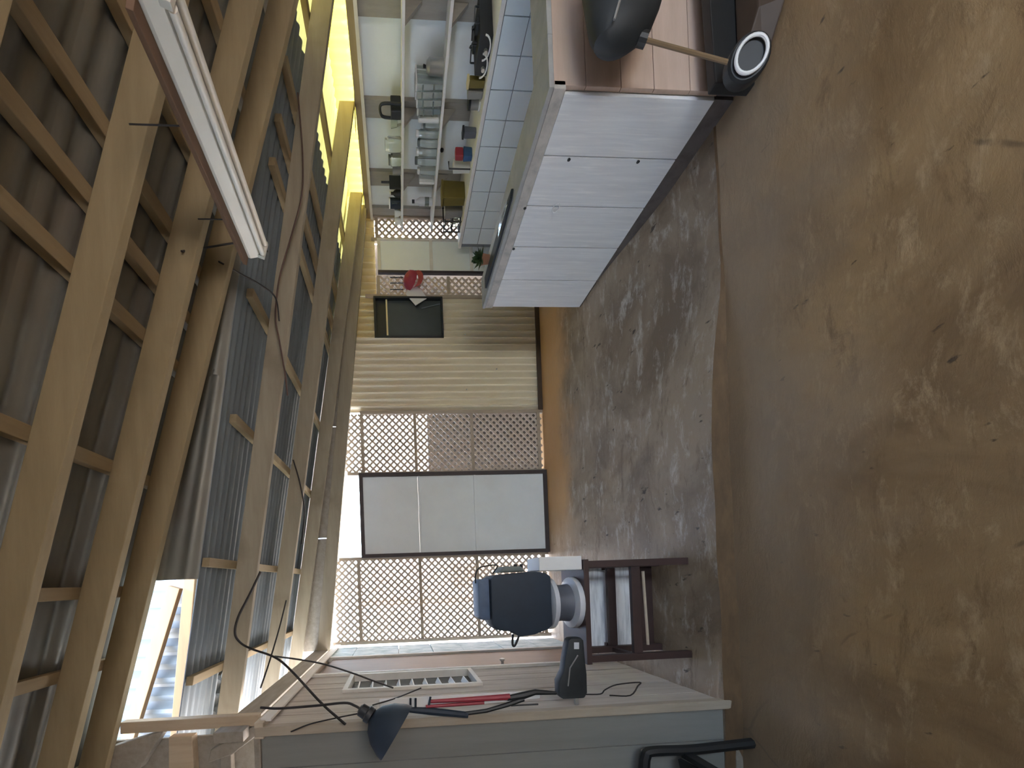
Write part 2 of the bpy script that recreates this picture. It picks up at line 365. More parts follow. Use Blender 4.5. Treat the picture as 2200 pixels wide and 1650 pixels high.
# ---- outside sheet and sunlit timbers seen through the open end
nb = thing('outer_wall', 'bright galvanised corrugated sheeting outside the roof gap', 'wall', (-.5, 3.0, 3.2), kind='structure'); del nb['category']
MB().grid(96, 1, lambda u, v: (lerp(-1.9, .5, u), lerp(2.95, 3.0, v)+.024*math.cos(2*math.pi*lerp(-1.9, .5, u)/.115), lerp(3.30, 4.5, v))).build('sheet', 'galvanised', nb, smooth=True, thick=.004)
MB().box(-2.3, .6, 2.55, 3.3, 4.62, 4.64).build('shade_sheet', 'galvanised', nb)  # unseen sheet added overhead to keep sun and sky off the sheeting
qa, qb = AY(411, 1250, 2.84), AY(386, 1540, 2.84); qd = (qb-qa)
MB().bar(qa-qd*.5, qb+qd*.9, .06, .075).build('batten', 'sun_timber', nb, bev=.004)
qa, qb = AY(335, 1400, 2.86), AY(292, 1540, 2.86); qd = (qb-qa)
MB().bar(qa-qd*1.0, qb+qd*1.6, .05, .08).build('batten', 'sun_timber', nb, bev=.004)

for xa, xb in ((-2.25, -1.55), (-1.54, -.86)):  # boarding put in to block light leaking over the side room
    MB().hexa([(xa, 2.40, 2.86), (xb, 2.40, 2.86), (xb, 2.42, 2.86), (xa, 2.42, 2.86), (xa, 2.40, zb1(xa)+.19), (xb, 2.40, zb1(xb)+.19), (xb, 2.42, zb1(xb)+.19), (xa, 2.42, zb1(xa)+.19)]).build('gable_board', 'old_timber', ce)
# ---- wall_left: plank wall running back, with louvre window, brown door and white-washed end
XL = -.78
wl = thing('wall_left', 'weathered plank side wall with louvre window and brown door at the left', 'wall', (0, 0, 0), kind='structure'); del wl['category']
TOP = 2.78
y = 2.30; k = 0
WY0, WY1, WZ0, WZ1 = 2.87, 3.37, 1.42, 2.44
while y < 3.40:
    y1 = min(y+.142, 3.41); d = random.uniform(0, .006)
    def plank(z0, z1): MB().box(XL-.035-d, XL-d, y+.003, y1-.003, z0, z1).build('plank', 'plank_grey', wl, bev=.003)
    if y1 > WY0+.02 and y < WY1-.02: plank(.1, WZ0); plank(WZ1, TOP)
    else: plank(.1, TOP)
    y = y1; k += 1
MB().box(XL-.03, XL+.02, 3.40, 3.45, .1, TOP).build('post', 'white_trim', wl, bev=.004)
MB().box(XL-.03, XL+.02, 4.16, 4.21, .1, TOP).build('post', 'white_trim', wl, bev=.004)
zz = .1; rnd = random.Random(3)
while zz < TOP-.05:
    z1 = min(TOP, zz+rnd.uniform(.34, .5)); MB().box(XL-.04, XL+rnd.uniform(-.005, .004), 4.215, 4.90, zz+.003, z1-.003).build('washed_board', 'white_wash', wl, bev=.003); zz = z1
MB().box(XL-.06, XL+.03, 2.24, 4.92, TOP, TOP+.05).build('top_plate', 'pine_pale', wl, bev=.004)
MB().box(XL-.07, XL-.01, 2.24, 4.92, TOP+.11, TOP+.27).build('upper_beam', 'old_timber', wl, bev=.004)
MB().box(XL+.022, XL+.04, 2.28, 4.90, TOP-.03, TOP+.03).build('edge_strip', 'white_trim', wl, bev=.003)
MB().box(XL-.06, XL-.05, 2.30, 4.92, .1, TOP).build('backing', 'old_timber', wl)
# window_1
w1 = thing('window_1', 'narrow louvre window with pale slats in the plank wall', 'window', (XL, 3.12, WZ0), kind='structure'); del w1['category']
fr = MB(); t = .035
fr.box(XL-.04, XL+.02, WY0, WY1, WZ0, WZ0+t).box(XL-.04, XL+.02, WY0, WY1, WZ1-t, WZ1).box(XL-.04, XL+.02, WY0, WY0+t, WZ0+t, WZ1-t).box(XL-.04, XL+.02, WY1-t, WY1, WZ0+t, WZ1-t)
fr.build('window_frame', 'white_trim', w1)
MB().box(XL-.048, XL-.042, WY0+t, WY1-t, WZ0+t, WZ1-t).build('pane', 'dark_glass', w1)
for i in range(9):
    z = lerp(WZ0+.10, WZ1-.10, i/8); MB().bar((XL-.012, WY0+t+.002, z), (XL-.012, WY0+.27, z+.01), .045, .008, (.5, 0, 1)).build('slat', 'white', w1)
# door_1
d1 = thing('door_1', 'brown wooden door leaf between two white posts', 'door', (XL, 3.8, .1), kind='structure'); del d1['category']
dl = MB().box(XL-.03, XL-.002, 3.453, 4.157, .105, 2.72).build('door_leaf', 'door_brown', d1, bev=.004)
MB().lathe([(.012, 0), (.012, .03), (.022, .035), (.022, .05), (.01, .055)], (XL-.002, 3.54, 1.1), (1, 0, 0), 12).build('door_knob', 'steel', dl, smooth=True)

# ---- wall_left_front: beige boarded face of the side room, facing the camera
YF = 2.26
wf = thing('wall_left_front', 'beige vertical boarding facing the room beside the plank wall', 'wall', (0, 0, 0), kind='structure'); del wf['category']
x = XL-.05; k = 0
while x > -2.2:
    x1 = x-.185; MB().box(x1+.002, x-.002, YF, YF+.03, .045, TOP+.02).build('board', 'plank_beige', wf, bev=.003); x = x1
MB().box(XL-.048, XL+.006, YF-.022, YF+.03, 0, TOP+.05).build('corner_trim', 'trim_wood', wf, bev=.006)
MB().box(-2.2, XL-.054, YF-.02, YF+.01, 0, .043).build('base_trim', 'old_timber', wf, bev=.004)
MB().box(-2.2, XL-.054, YF-.02, YF+.03, TOP+.02, TOP+.055).build('head_trim', 'old_timber', wf, bev=.004)
# post and loose timbers on top of it
MB().box(-.80, -.735, 2.335, 2.39, TOP+.06, 3.60).build('corner_post', 'pine_up', wf, bev=.005)
MB().box(-1.35, -.80, 2.34, 2.39, 3.0, 3.06).build('head_beam', 'old_timber', wf, bev=.005)

# ---- wall_back
YB = 4.95
wb = thing('wall_back', 'back wall of lattice screens and cream corrugated sheets', 'wall', (0, 0, 0), kind='structure'); del wb['category']
def lattice(x0, x1, z0, z1, parent, m='lattice', p=.086, sw=.026, yy=YB):
    bb = MB()
    for sgn, yo in ((1, 0), (-1, .008)):
        kmin = (z0 - sgn*x1 if sgn > 0 else z0 + x0); kmax = (z1 - sgn*x0 if sgn > 0 else z1 + x1)
        k = math.floor(kmin/p)*p
        while k < kmax:
            # line z = sgn*x + k clipped to the rectangle
            xa = max(x0, (z0-k) if sgn > 0 else (k-z1)); xb = min(x1, (z1-k) if sgn > 0 else (k-z0))
            if xb-xa > .015: bb.bar((xa, yy+yo, sgn*xa+k), (xb, yy+yo, sgn*xb+k), .007, sw, (0, 0, 1))
            k += p
    o = bb.build('lattice_panel', m, parent, kind='stuff'); return o
def vpost(x, z0, z1, wd=.04, m='frame_wood', nm='stile', d=.03): MB().box(x-wd/2, x+wd/2, YB-.02, YB+d, z0, z1).build(nm, m, wb, bev=.003)
def rail(x0, x1, z, wd=.04, m='frame_wood', nm='rail'): MB().box(x0, x1, YB-.018, YB-.005, z-wd/2, z+wd/2).build(nm, m, wb, bev=.003)
lattice(-.74, .29, .12, 2.80, wb); lattice(1.36, 2.10, .12, 2.62, wb); lattice(3.585, 3.83, .12, 2.12, wb); lattice(4.30, 4.58, .12, 2.15, wb)
for x, z1 in ((-.74, 2.85), (.30, 2.74), (1.355, 2.6), (2.115, 2.42), (3.575, 2.3), (4.29, 2.2), (4.58, 2.2)): vpost(x, .1, z1)
for x0, x1 in ((-.72, .28), (1.375, 2.095)):
    for z in (2.50 if x0 < 0 else 2.40, 1.74, 1.02, .16): rail(x0, x1, z)
rail(3.60, 3.83, 2.13); rail(4.31, 4.56, 2.13); rail(3.6, 3.83, 1.25)
def wall_sheet(x0, x1, z0, z1, m='cream_sheet', p=.086):
    MB().grid(int((x1-x0)/p*8), 1, lambda u, v: (lerp(x0, x1, u), YB+.022+.034*math.cos(2*math.pi*lerp(x0, x1, u)/p), lerp(z0, z1, v))).build('corrugated_sheet', m, wb, smooth=True, thick=.003)
wall_sheet(2.13, 2.66, .12, 2.62); wall_sheet(2.64, 3.06, .12, 2.58); wall_sheet(3.05, 3.57, .12, 1.34)
wall_sheet(3.05, 3.57, 2.19, 2.55, 'yellow_cream'); wall_sheet(3.58, 4.62, 2.16, 2.50, 'yellow_cream')
MB().box(2.13, 3.6, YB-.035, YB-.012, .1, .155).build('base_trim', 'dark_brown', wb, bev=.003)
for x in (2.4, 2.66, 3.1): MB().lathe([(.010, 0), (.008, .006), (.002, .009)], (x, YB-.004, .95+.3*math.sin(x*9)), (0, -1, 0), 8).build('screw', 'steel', wb)
# window_2: dark opening in the corrugated sheets
w2 = thing('window_2', 'dark glazed window in the cream corrugated wall', 'window', (3.3, YB, 1.34), kind='structure'); del w2['category']
fr = MB(); X0, X1, Z0, Z1 = 3.05, 3.565, 1.335, 2.20
for a in ((X0, X1, Z0, Z0+.022), (X0, X1, Z1-.022, Z1), (X0, X0+.022, Z0+.022, Z1-.022), (X1-.022, X1, Z0+.022, Z1-.022)): fr.box(a[0], a[1], YB-.03, YB+.05, a[2], a[3])
fr.build('window_frame', 'black', w2)
MB().box(X0+.022, X1-.022, YB+.02, YB+.03, Z0+.022, 2.03).build('pane', 'dark_glass', w2)
MB().box(X0+.022, X1-.022, YB+.0, YB+.03, 2.03, 2.05).build('glazing_bar', 'yellow_cream', w2)
MB().box(X0+.022, X1-.022, YB+.02, YB+.03, 2.05, Z1-.022).build('pane', 'black', w2)
MB().bar((3.50, YB+.012, 1.36), (3.44, YB+.012, 1.60), .006, .012, (1, 0, 0)).build('brace', 'galvanised', w2)
# door_2: three-panel grey leaf in a dark frame, standing in front of the lattice
d2 = thing('door_2', 'tall grey three-panel door leaf in a dark frame against the lattice', 'door', (.825, 4.88, .1), kind='structure'); del d2['category']
DX0, DX1, DZ0, DZ1 = .305, 1.345, .10, 2.455
fr = MB(); t = .045
for a in ((DX0, DX1, DZ0, DZ0+t), (DX0, DX1, DZ1-t, DZ1), (DX0, DX0+t, DZ0+t, DZ1-t), (DX1-t, DX1, DZ0+t, DZ1-t)): fr.box(a[0], a[1], 4.87, 4.925, a[2], a[3])
fr.build('door_frame', 'dark_frame', d2)
for z in (1.02, 1.72): MB().box(DX0+t, DX1-t, 4.882, 4.91, z-.014, z+.014).build('rail', 'grey_panel', d2, bev=.003)
for z0, z1 in ((DZ0+t, 1.006), (1.034, 1.706), (1.734, DZ1-t)): MB().box(DX0+t, DX1-t, 4.893, 4.91, z0+.001, z1-.001).build('panel', 'grey_panel', d2, bev=.002)
# door_3: white panelled leaf near the kitchen
d3 = thing('door_3', 'white two-panel leaf between lattice strips behind the kitchen', 'door', (4.05, 4.93, .1), kind='structure'); del d3['category']
MB().box(3.845, 3.875, 4.90, 4.94, .1, 2.13).build('edge_strip', 'dark_frame', d3)
MB().box(4.255, 4.275, 4.90, 4.94, .1, 2.13).build('stile', 'white_trim', d3)
for z in (2.11, 1.46, .95): MB().box(3.876, 4.254, 4.90, 4.935, z-.02, z+.02).build('rail', 'white_trim', d3, bev=.003)
for z0, z1 in ((.1, .93), (.97, 1.44), (1.48, 2.09)): MB().box(3.876, 4.254, 4.915, 4.93, z0, z1).build('panel', 'kitchen_white', d3)

# ---- wall_right: kitchen wall of white boards between studs, yellow translucent strip above
XR = 4.62
wr = thing('wall_right', 'white boarded kitchen wall with grey studs at the right', 'wall', (0, 0, 0), kind='structure'); del wr['category']
studs = [(2.25, 2.37), (3.02, 3.19), (3.74, 3.89), (4.40, 4.56), (4.83, 4.93)]
ya = -2.5
MB().box(XR, XR+.03, -2.5, 2.24, 0, 2.2).build('wall_board', 'kitchen_white', wr)
prev = 2.38
for s0, s1 in studs:
    MB().box(XR-.035, XR+.03, s0, s1, .1, 2.18).build('stud', 'stud', wr, bev=.004)
for (a0, a1) in ((2.372, 3.018), (3.192, 3.738), (3.892, 4.398), (4.562, 4.828)):
    MB().box(XR, XR+.02, a0, a1, .1, 2.18).build('wall_board', 'kitchen_white', wr)
MB().box(XR-.06, XR+.03, 2.25, 4.95, 2.18, 2.26).build('top_plate', 'pine_y', wr, bev=.004)
MB().box(XR-.075, XR-.062, 2.25, 4.95, 2.17, 2.20).build('edge_strip', 'white_trim', wr)
MB().grid(240, 1, lambda u, v: (XR+.10+.012*math.cos(2*math.pi*lerp(2.2, 5.1, u)/.09), lerp(2.2, 5.1, u), lerp(2.10, 2.46, v))).build('yellow_sheet', 'yellow_sheet', wr, smooth=True)
for yy in (2.88, 3.81, 4.68): MB().box(XR-.30, XR+.02, yy-.07, yy-.0, 2.262, zb2(XR)-.001).build('packing_block', 'pine', wr)
MB().box(4.60, 4.66, 4.93, 4.99, .1, 2.3).build('corner_post', 'pine_up', wr)

# ---- things outside behind the lattice
MB().box(-6, 9, 9.5, 9.7, -.02, 2.6).build('yard_wall', 'yard_wall', kind='structure', label='pale yard wall seen through the lattice')
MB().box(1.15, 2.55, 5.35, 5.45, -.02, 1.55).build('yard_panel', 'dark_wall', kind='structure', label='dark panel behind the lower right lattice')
for x, yy, wd in ((-.32, 6.3, .10), (.05, 5.7, .35)): MB().box(x-wd/2, x+wd/2, yy, yy+.1, -.02, 1.25 if wd > .2 else 2.6).build('yard_post', 'tan', kind='structure', label='tan boards in the yard behind the lattice')
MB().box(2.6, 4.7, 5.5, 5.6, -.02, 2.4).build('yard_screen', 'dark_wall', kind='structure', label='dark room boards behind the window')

# ---- the near side of the room, beside and behind the camera: unseen walls added to darken it, doorway sized to limit light
MB().box(-2.25, -2.2, -2.6, 2.3, 0, 4.12).build('wall_left_near', 'plank_beige', kind='structure', label='unseen boarded wall added beside the camera to darken the room')
wfr = MB()
for xa, xb, za in ((-2.2, 1.0, 0), (1.9, 4.65, 0), (1.0, 1.9, 2.1)):
    wfr.hexa([(xa, -2.65, za), (xb, -2.65, za), (xb, -2.6, za), (xa, -2.6, za), (xa, -2.65, zb1(xa)+.17), (xb, -2.65, zb1(xb)+.17), (xb, -2.6, zb1(xb)+.17), (xa, -2.6, zb1(xa)+.17)])
wfr.build('wall_front', 'plank_beige', kind='structure', label='unseen front wall added behind the camera, its doorway sized to limit light')

# ================================================================== THINGS
# ---- bar counter
BX, BY0, BY1, BH = 2.68, 2.09, 3.82, 1.09
bar = thing('bar_counter', 'white panelled bar counter with grey top and pinkish plank end', 'counter', (BX+.2, 2.9, .0))
js = [2.115, 2.435, 2.77, 3.12, 3.47, BY1]
BP = []
for i in range(5):
    o_ = MB().box(BX-.012, BX+.02, js[i]+.003, js[i+1]-.003, .115, BH-.10).build('panel', 'bar_panel', bar, bev=.003); BP.append(o_)
MB().box(BX-.004, BX+.03, BY0+.03, BY1, 0, .112).build('kick_board', 'kick', bar)
MB().box(BX-.016, BX+.03, BY0, BY1+.01, BH-.098, BH-.03).build('top_rail', 'bar_trim', bar, bev=.004)
MB().box(BX-.022, BX+.27, BY0-.01, BY1+.015, BH-.028, BH).build('counter_top', 'bar_top', bar, bev=.005)
MB().box(BX+.271, 4.03, BY0-.01, BY0+.22, BH-.028, BH).build('counter_top', 'bar_top', bar, bev=.005)
MB().box(BX+.031, BX+.24, 2.35, BY1-.02, .004, BH-.03).build('carcass', 'old_timber', bar)
zz = .11
for i, h in enumerate((.17, .21, .19, .20, .18)):
    MB().box(BX+.004, 4.02, BY0, BY0+.022, zz+.0015, min(zz+h, BH-.03)-.0015).build('plank', 'bar_pink', bar, bev=.002); zz += h
MB().box(BX+.004, 4.02, BY0+.004, BY0+.02, 0, .11).build('kick_board', 'kick', bar)
for yy, z in ((2.435, .82), (2.435, .36), (2.77, 1.0), (3.12, .98)):
    MB().lathe([(.008, 0), (.011, .006), (.004, .012)], (BX-.012, yy+.015, z), (-1, 0, 0), 10).build('hinge_pin', 'black', BP[1 if yy < 2.6 else 2 if yy < 3 else 3])
lp = [Vector((BX-.02, 2.775+.035*math.cos(a), .775+.022*math.sin(a))) for a in [2*math.pi*i/20 for i in range(21)]]
MB().tube(lp, .0035, 6, False).build('pull_ring', 'white', BP[2])
# ---- tray and plant on the bar
def at_bar(ix, iy): return AZ(ix, iy, BH)
tr = thing('serving_tray', 'dark glass serving tray lying flat along the bar top', 'tray', (BX+.12, 3.3, BH))
b = MB().prism([(BX+.05, 2.78), (BX+.08, 2.74), (BX+.125, 3.0), (BX+.125, 3.62), (BX+.02, 3.62), (BX+.02, 3.1)], lambda a, c, d: (a, c, d), BH+.001, BH+.02)
tb = b.build('tray_base', 'black_soft', tr, bev=.004)
MB().prism([(BX+.06, 2.84), (BX+.085, 2.84), (BX+.11, 3.06), (BX+.045, 3.10)], lambda a, c, d: (a, c, d), BH+.021, BH+.026).build('glass_inset', 'pale_glass', tb)
pp = Vector((BX+.195, 3.50, BH))
pl = thing('potted_plant', 'small dark green potted plant at the far end of the bar', 'plant', pp)
MB().lathe([(.035, 0), (.045, .07), (.05, .075), (.042, .075), (.038, .06)], pp, seg=16).build('pot', 'terracotta', pl, smooth=True)
rr = random.Random(5)
for i in range(44):
    a = rr.uniform(0, 6.28); e = rr.uniform(-.1, 1.4); ln = rr.uniform(.06, .105); d = Vector((math.cos(a)*math.cos(e), math.sin(a)*math.cos(e), math.sin(e)))
    c = pp + Vector((0, 0, .07)); sd_ = d.cross(Vector((0, 0, 1))).normalized()*.028; nn = sd_.cross(d).normalized()*.01
    MB().add([c, c+d*ln*.5+sd_, c+d*ln, c+d*ln*.5-sd_, c+d*ln*.5+nn], [(0, 1, 4), (1, 2, 4), (2, 3, 4), (3, 0, 4)]).build('leaf', 'green', pl)

# ---- kitchen worktop with tiled front
WX, WH, WY0_, WY1_ = 4.05, 1.14, 2.32, 4.76
kw = thing('kitchen_worktop', 'kitchen worktop with pale square tiles on its front', 'worktop', (4.3, 3.5, .1))
MB().box(WX+.012, 4.575, WY0_, WY1_, .02, WH-.035).build('body', 'grout', kw)
MB().box(WX-.008, 4.58, WY0_-.005, WY1_+.005, WH-.034, WH).build('work_surface', 'shelf_white', kw, bev=.004)
tile = MB().box(0, .012, .003, .212, .003, .187).mesh('tile', 'tile', bev=.002)
for r in range(5):
    for c in range(11):
        piece('tile', tile, kw, Vector((WX, 2.345+c*.215, WH-.037-(r+1)*.19)) - ORG[kw.name])
# ---- kitchen things on the worktop
def onw(iy): # depth of something standing on the worktop at a photo row
    return AX(1020, iy, 4.14).y
ya, yb2 = onw(68), onw(158)
st = thing('gas_hob', 'black gas hob with pale hoses on the kitchen worktop', 'hob', (4.28, (ya+yb2)/2, WH))
hb = MB().box(4.12, 4.45, ya, yb2, WH, WH+.10).build('body', 'black', st, bev=.006)
for f in (.28, .72):
    c = Vector((4.28, lerp(ya, yb2, f), WH+.10))
    MB().lathe([(.045, 0), (.045, .018), (.028, .022)], c, seg=16).build('burner', 'black_soft', st, smooth=True)
    g_ = MB()
    for k in range(4):
        a = k*math.pi/2+.78; g_.bar(c+Vector((math.cos(a)*.02, math.sin(a)*.02, .03)), c+Vector((math.cos(a)*.09, math.sin(a)*.09, .03)), .008, .01)
        g_.bar(c+Vector((math.cos(a)*.088, math.sin(a)*.088, 0)), c+Vector((math.cos(a)*.088, math.sin(a)*.088, .03)), .008, .008)
    g_.build('grate', 'black', st)
    hp = [c+Vector((-.168, .075*math.cos(t), -.04-.05*math.sin(t))) for t in [math.pi*i/10 for i in range(11)]]
    MB().tube(hp, .006, 6).build('hose', 'white', hb, smooth=True)
    MB().lathe([(.016, 0), (.014, .02)], c+Vector((-.16, .02, -.06)), (-1, 0, 0), 12).build('knob', 'steel', hb)
def tub(name, label, cat, iy0, iy1, h, m, dx=.17, dep=.06, taper=.9, lid=None, group=None):
    y0 = AX(1010, iy1, 4.13).y; dx = (iy1-iy0)/FPX*y0; y1 = y0+dep; x = 4.13+dx/2; c = (x, (y0+y1)/2, WH)
    t_ = thing(name, label, cat, c, group); a, d = dx/2, (y1-y0)/2
    o = [(-a, -d), (a, -d), (a, d), (-a, d)]
    MB().hexa([(c[0]+p*taper, c[1]+q*taper, WH) for p, q in o]+[(c[0]+p, c[1]+q, WH+h) for p, q in o]).build('body', m, t_, bev=.008)
    if lid: MB().box(c[0]-a-.004, c[0]+a+.004, c[1]-d-.004, c[1]+d+.004, WH+h, WH+h+.02).build('lid', lid, t_, bev=.005)
    return t_
tub('carton', 'brown grey carton beside the gas hob', 'carton', 160, 172, .13, 'olive', lid='yellow_cream')
tub('canister', 'low grey canister next to the brown carton', 'canister', 175, 197, .13, 'grey_plastic')
y0 = onw(226)+.03; t_ = thing('coffee_jar', 'grey jar with black band on white base', 'jar', (4.2, y0, WH))
MB().lathe([(.05, 0), (.055, .015)], (4.2, y0, WH), seg=16).build('base', 'white', t_); MB().lathe([(.045, .015), (.045, .085)], (4.2, y0, WH), seg=16).build('body', 'grey_plastic', t_, smooth=True)
MB().lathe([(.05, .085), (.05, .105), (.02, .115)], (4.2, y0, WH), seg=16).build('lid', 'black', t_, smooth=True)
tub('speaker_box', 'small dark purple box with tan foot on the worktop', 'box', 270, 284, .11, 'drum_dark', lid='black')
tub('blue_tub', 'blue plastic tub under the red one', 'tub', 313, 335, .085, 'blue')
y0 = AX(1010, 335, 4.13).y; y1 = y0+.06; dx = 22/FPX*y0
MB().box(4.135, 4.125+dx, y0+.004, y1-.004, WH+.087, WH+.165).build('red_tub', 'red', bev=.01, label='red plastic tub stacked on the blue one', cat='tub')
t_ = tub('white_carton', 'white carton with a thin black stand beside the tubs', 'carton', 340, 362, .17, 'white')
ys = AX(1010, 362, 4.13).y
MB().tube([(4.11, ys-.012, WH+.004), (4.11, ys-.012, WH+.22), (4.18, ys-.012, WH+.22)], .007, 6).build('stand', 'black', t_)
tub('olive_basin', 'large olive green basin on the kitchen worktop', 'basin', 387, 426, .235, 'olive', dep=.10, taper=.94, lid='olive')
tub('grey_basin', 'grey brown basin beside the olive one', 'basin', 430, 457, .20, 'grey_plastic', dep=.09, taper=.75)
y0, y1 = onw(461)+.07, onw(484)+.07
rk = thing('dish_rack', 'black wire dish rack with clear cups at the end of the worktop', 'rack', (4.25, (y0+y1)/2, WH))
b = MB()
for z in (.012, .10, .19):
    b.tube([(4.12, y0, WH+z), (4.12, y1, WH+z), (4.40, y1, WH+z), (4.40, y0, WH+z), (4.12, y0, WH+z)], .007, 6)
for x, yy in ((4.12, y0), (4.12, y1), (4.40, y1), (4.40, y0)): b.tube([(x, yy, WH), (x, yy, WH+.20)], .007, 6)
b.build('wire_frame', 'black', rk)
for i in range(4): MB().lathe([(.028, .01), (.036, .11), (.03, .11), (.024, .02)], (4.18+.06*(i % 2)*2, lerp(y0, y1, .3+.4*(i//2)), WH+.012), seg=12).build('cup', 'pale_glass', rk, smooth=True)
# ---- wall shelves and what stands on them
S2, S1 = 1.455, 1.825
for nm, z, lb in (('wall_shelf', S2, 'lower white wall shelf full of clear jars and crates'), ('wall_shelf', S1, 'upper white wall shelf with black handled pan and navy mugs')):
    s_ = thing(nm, lb, 'shelf', (4.5, 3.6, z-.03), 'white shelves on the kitchen wall')
    MB().box(4.37, 4.583, 2.40, 4.90, z-.025, z).build('shelf_board', 'shelf_white', s_, bev=.003)
    for yy in (2.62, 3.09, 3.8, 4.42): MB().prism([(4.58, z-.026), (4.40, z-.026), (4.58, z-.17)], lambda a, c, d: (a, d, c), yy-.012, yy+.012).build('bracket', 'stud', s_)
def ons(ix, iy): return AX(ix, iy, 4.47).y
def jar(name, label, z, iy, r, h, m='pale_glass', lid='white', group=None, x=4.44, sides=16):
    yy = ons(930 if z < 1.6 else 860, iy); t_ = thing(name, label, 'jar', (x, yy, z), group)
    MB().lathe([(r*.9, 0), (r, .01), (r, h*.8), (r*.8, h*.88), (r*.8, h*.9)], (x, yy, z), seg=sides).build('body', m, t_, smooth=True)
    MB().lathe([(r*.85, h*.9), (r*.85, h), (r*.7, h+.004)], (x, yy, z), seg=sides).build('lid', lid, t_, smooth=True)
    return t_
yy = ons(930, 143); t_ = thing('cooking_pot', 'round steel pot at the near end of the lower shelf', 'pot', (4.47, yy, S2))
MB().lathe([(.048, 0), (.052, .01), (.052, .12), (.055, .125)], (4.47, yy, S2), seg=20).build('body', 'steel', t_, smooth=True)
ld = MB().lathe([(.053, .126), (.035, .15), (.012, .155)], (4.47, yy, S2), seg=20).build('lid', 'steel', t_, smooth=True); MB().lathe([(.008, .155), (.014, .175), (.008, .18)], (4.47, yy, S2), seg=10).build('lid_knob', 'black', ld)
for i, (a, b_) in enumerate(((162, 178), (180, 196), (198, 214), (217, 231))):
    y0, y1 = ons(930, a), ons(930, b_); hh = (.23, .235, .22, .21)[i]
    t_ = thing('storage_crate', ('first', 'second', 'third', 'fourth')[i]+' clear storage crate counting from the steel pot', 'crate', (4.47, (y0+y1)/2, S2), 'clear crates on the lower shelf')
    MB().hexa([(4.40, y0+.004, S2), (4.55, y0+.004, S2), (4.55, y1-.004, S2), (4.40, y1-.004, S2), (4.39, y0, S2+hh), (4.56, y0, S2+hh), (4.56, y1, S2+hh), (4.39, y1, S2+hh)]).build('body', 'pale_glass', t_, bev=.004)
    for zf in (.35, .78): MB().box(4.385, 4.389, y0, y1, S2+hh*zf-.006, S2+hh*zf+.006).build('band', 'slate', t_)
    MB().box(4.385, 4.565, y0-.002, y1+.002, S2+hh+.001, S2+hh+.014).build('lid', 'white', t_, bev=.003)
MB().box(4.40, 4.56, ons(930, 240), ons(930, 252), S2, S2+.21).build('plate_stack', 'white', bev=.02, label='upright stack of white plates beside the clear crates', cat='plates')
jl = ['squat glass jar with slate label nearest the white plates', 'tall pale glass jar second from the white plates', 'wide glass jar third from the white plates', 'slim glass jar fourth from the white plates', 'round glass jar fifth from the white plates', 'small glass jar farthest from the white plates']
for i, (iy, r, h) in enumerate(((264, .033, .15), (282, .034, .22), (301, .036, .20), (320, .035, .21), (340, .038, .22), (361, .036, .19))): jar('glass_jar', jl[i], S2, iy, r, h, lid=('slate', 'white')[i % 2], group='glass jars on the lower shelf')
MB().box(4.41, 4.55, ons(930, 380), ons(930, 386), S2, S2+.17).build('white_plate', 'white', bev=.01, label='white plate standing at the end of the jars', cat='plate')
yy = ons(930, 432); t_ = thing('spray_bottle', 'pale bottle with slate band at the far end of the lower shelf', 'bottle', (4.46, yy, S2))
MB().lathe([(.035, 0), (.04, .02), (.04, .15), (.015, .19), (.015, .21)], (4.46, yy, S2), seg=14).build('body', 'white_drum', t_, smooth=True); MB().lathe([(.041, .04), (.041, .09)], (4.46, yy, S2), seg=14).build('band', 'slate', t_); MB().lathe([(.018, .21), (.018, .24)], (4.46, yy, S2), seg=12).build('cap', 'black', t_)
# upper shelf
y0, y1 = ons(858, 214), ons(858, 246); c = Vector((4.47, (y0+y1)/2, S1))
t_ = thing('roasting_pan', 'black pan with tall square handle on the upper shelf', 'pan', c)
MB().box(4.40, 4.55, y0+.03, y1-.01, S1, S1+.10).build('body', 'black', t_, bev=.01)
MB().tube(spline([(4.44, y0+.01, S1+.0), (4.44, y0+.008, S1+.15), (4.44, y0+.03, S1+.195), (4.44, y1-.03, S1+.195), (4.44, y1, S1+.16), (4.44, y1+.005, S1+.02)], 5), .012, 8).build('handle', 'black', t_, smooth=True)
yy = ons(858, 262); MB().lathe([(.02, 0), (.04, .05), (.048, .10), (.043, .10), (.034, .04)], (4.47, yy, S1), seg=20).build('glass_bowl', 'pale_glass', smooth=True, label='clear glass bowl beside the black handled pan', cat='bowl')
jar('tall_jug', 'greenish clear jug in the middle of the upper shelf', S1, 305, .06, .16, lid='pale_glass')
jar('glass_jug', 'clear jug with grey rim farther along the upper shelf', S1, 338, .05, .13, lid='slate')
yy = ons(858, 362); MB().lathe([(.05, 0), (.055, .02), (.055, .09), (.05, .09), (.05, .01)], (4.47, yy, S1), seg=18).build('grey_pan', 'grey_plastic', smooth=True, label='round grey pan before the black griddle', cat='pan')
y0 = ons(858, 394); t_ = thing('griddle', 'flat black griddle with handle standing on the upper shelf', 'griddle', (4.47, y0, S1))
MB().box(4.41, 4.55, y0-.012, y0+.012, S1, S1+.13).build('plate', 'black', t_, bev=.005); MB().tube([(4.48, y0, S1+.13), (4.48, y0, S1+.22)], .011, 8).build('handle', 'black', t_)
yy = ons(858, 414); t_ = thing('black_bottle', 'squat black bottle between griddle and navy mug', 'bottle', (4.46, yy, S1))
MB().lathe([(.035, 0), (.04, .03), (.03, .07), (.014, .09), (.014, .115)], (4.46, yy, S1), seg=14).build('body', 'black', t_, smooth=True); MB().lathe([(.018, .115), (.016, .13)], (4.46, yy, S1), seg=12).build('cap', 'white', t_)
yy = ons(858, 435); t_ = thing('navy_mug', 'navy blue mug with white rim on the upper shelf', 'mug', (4.46, yy, S1))
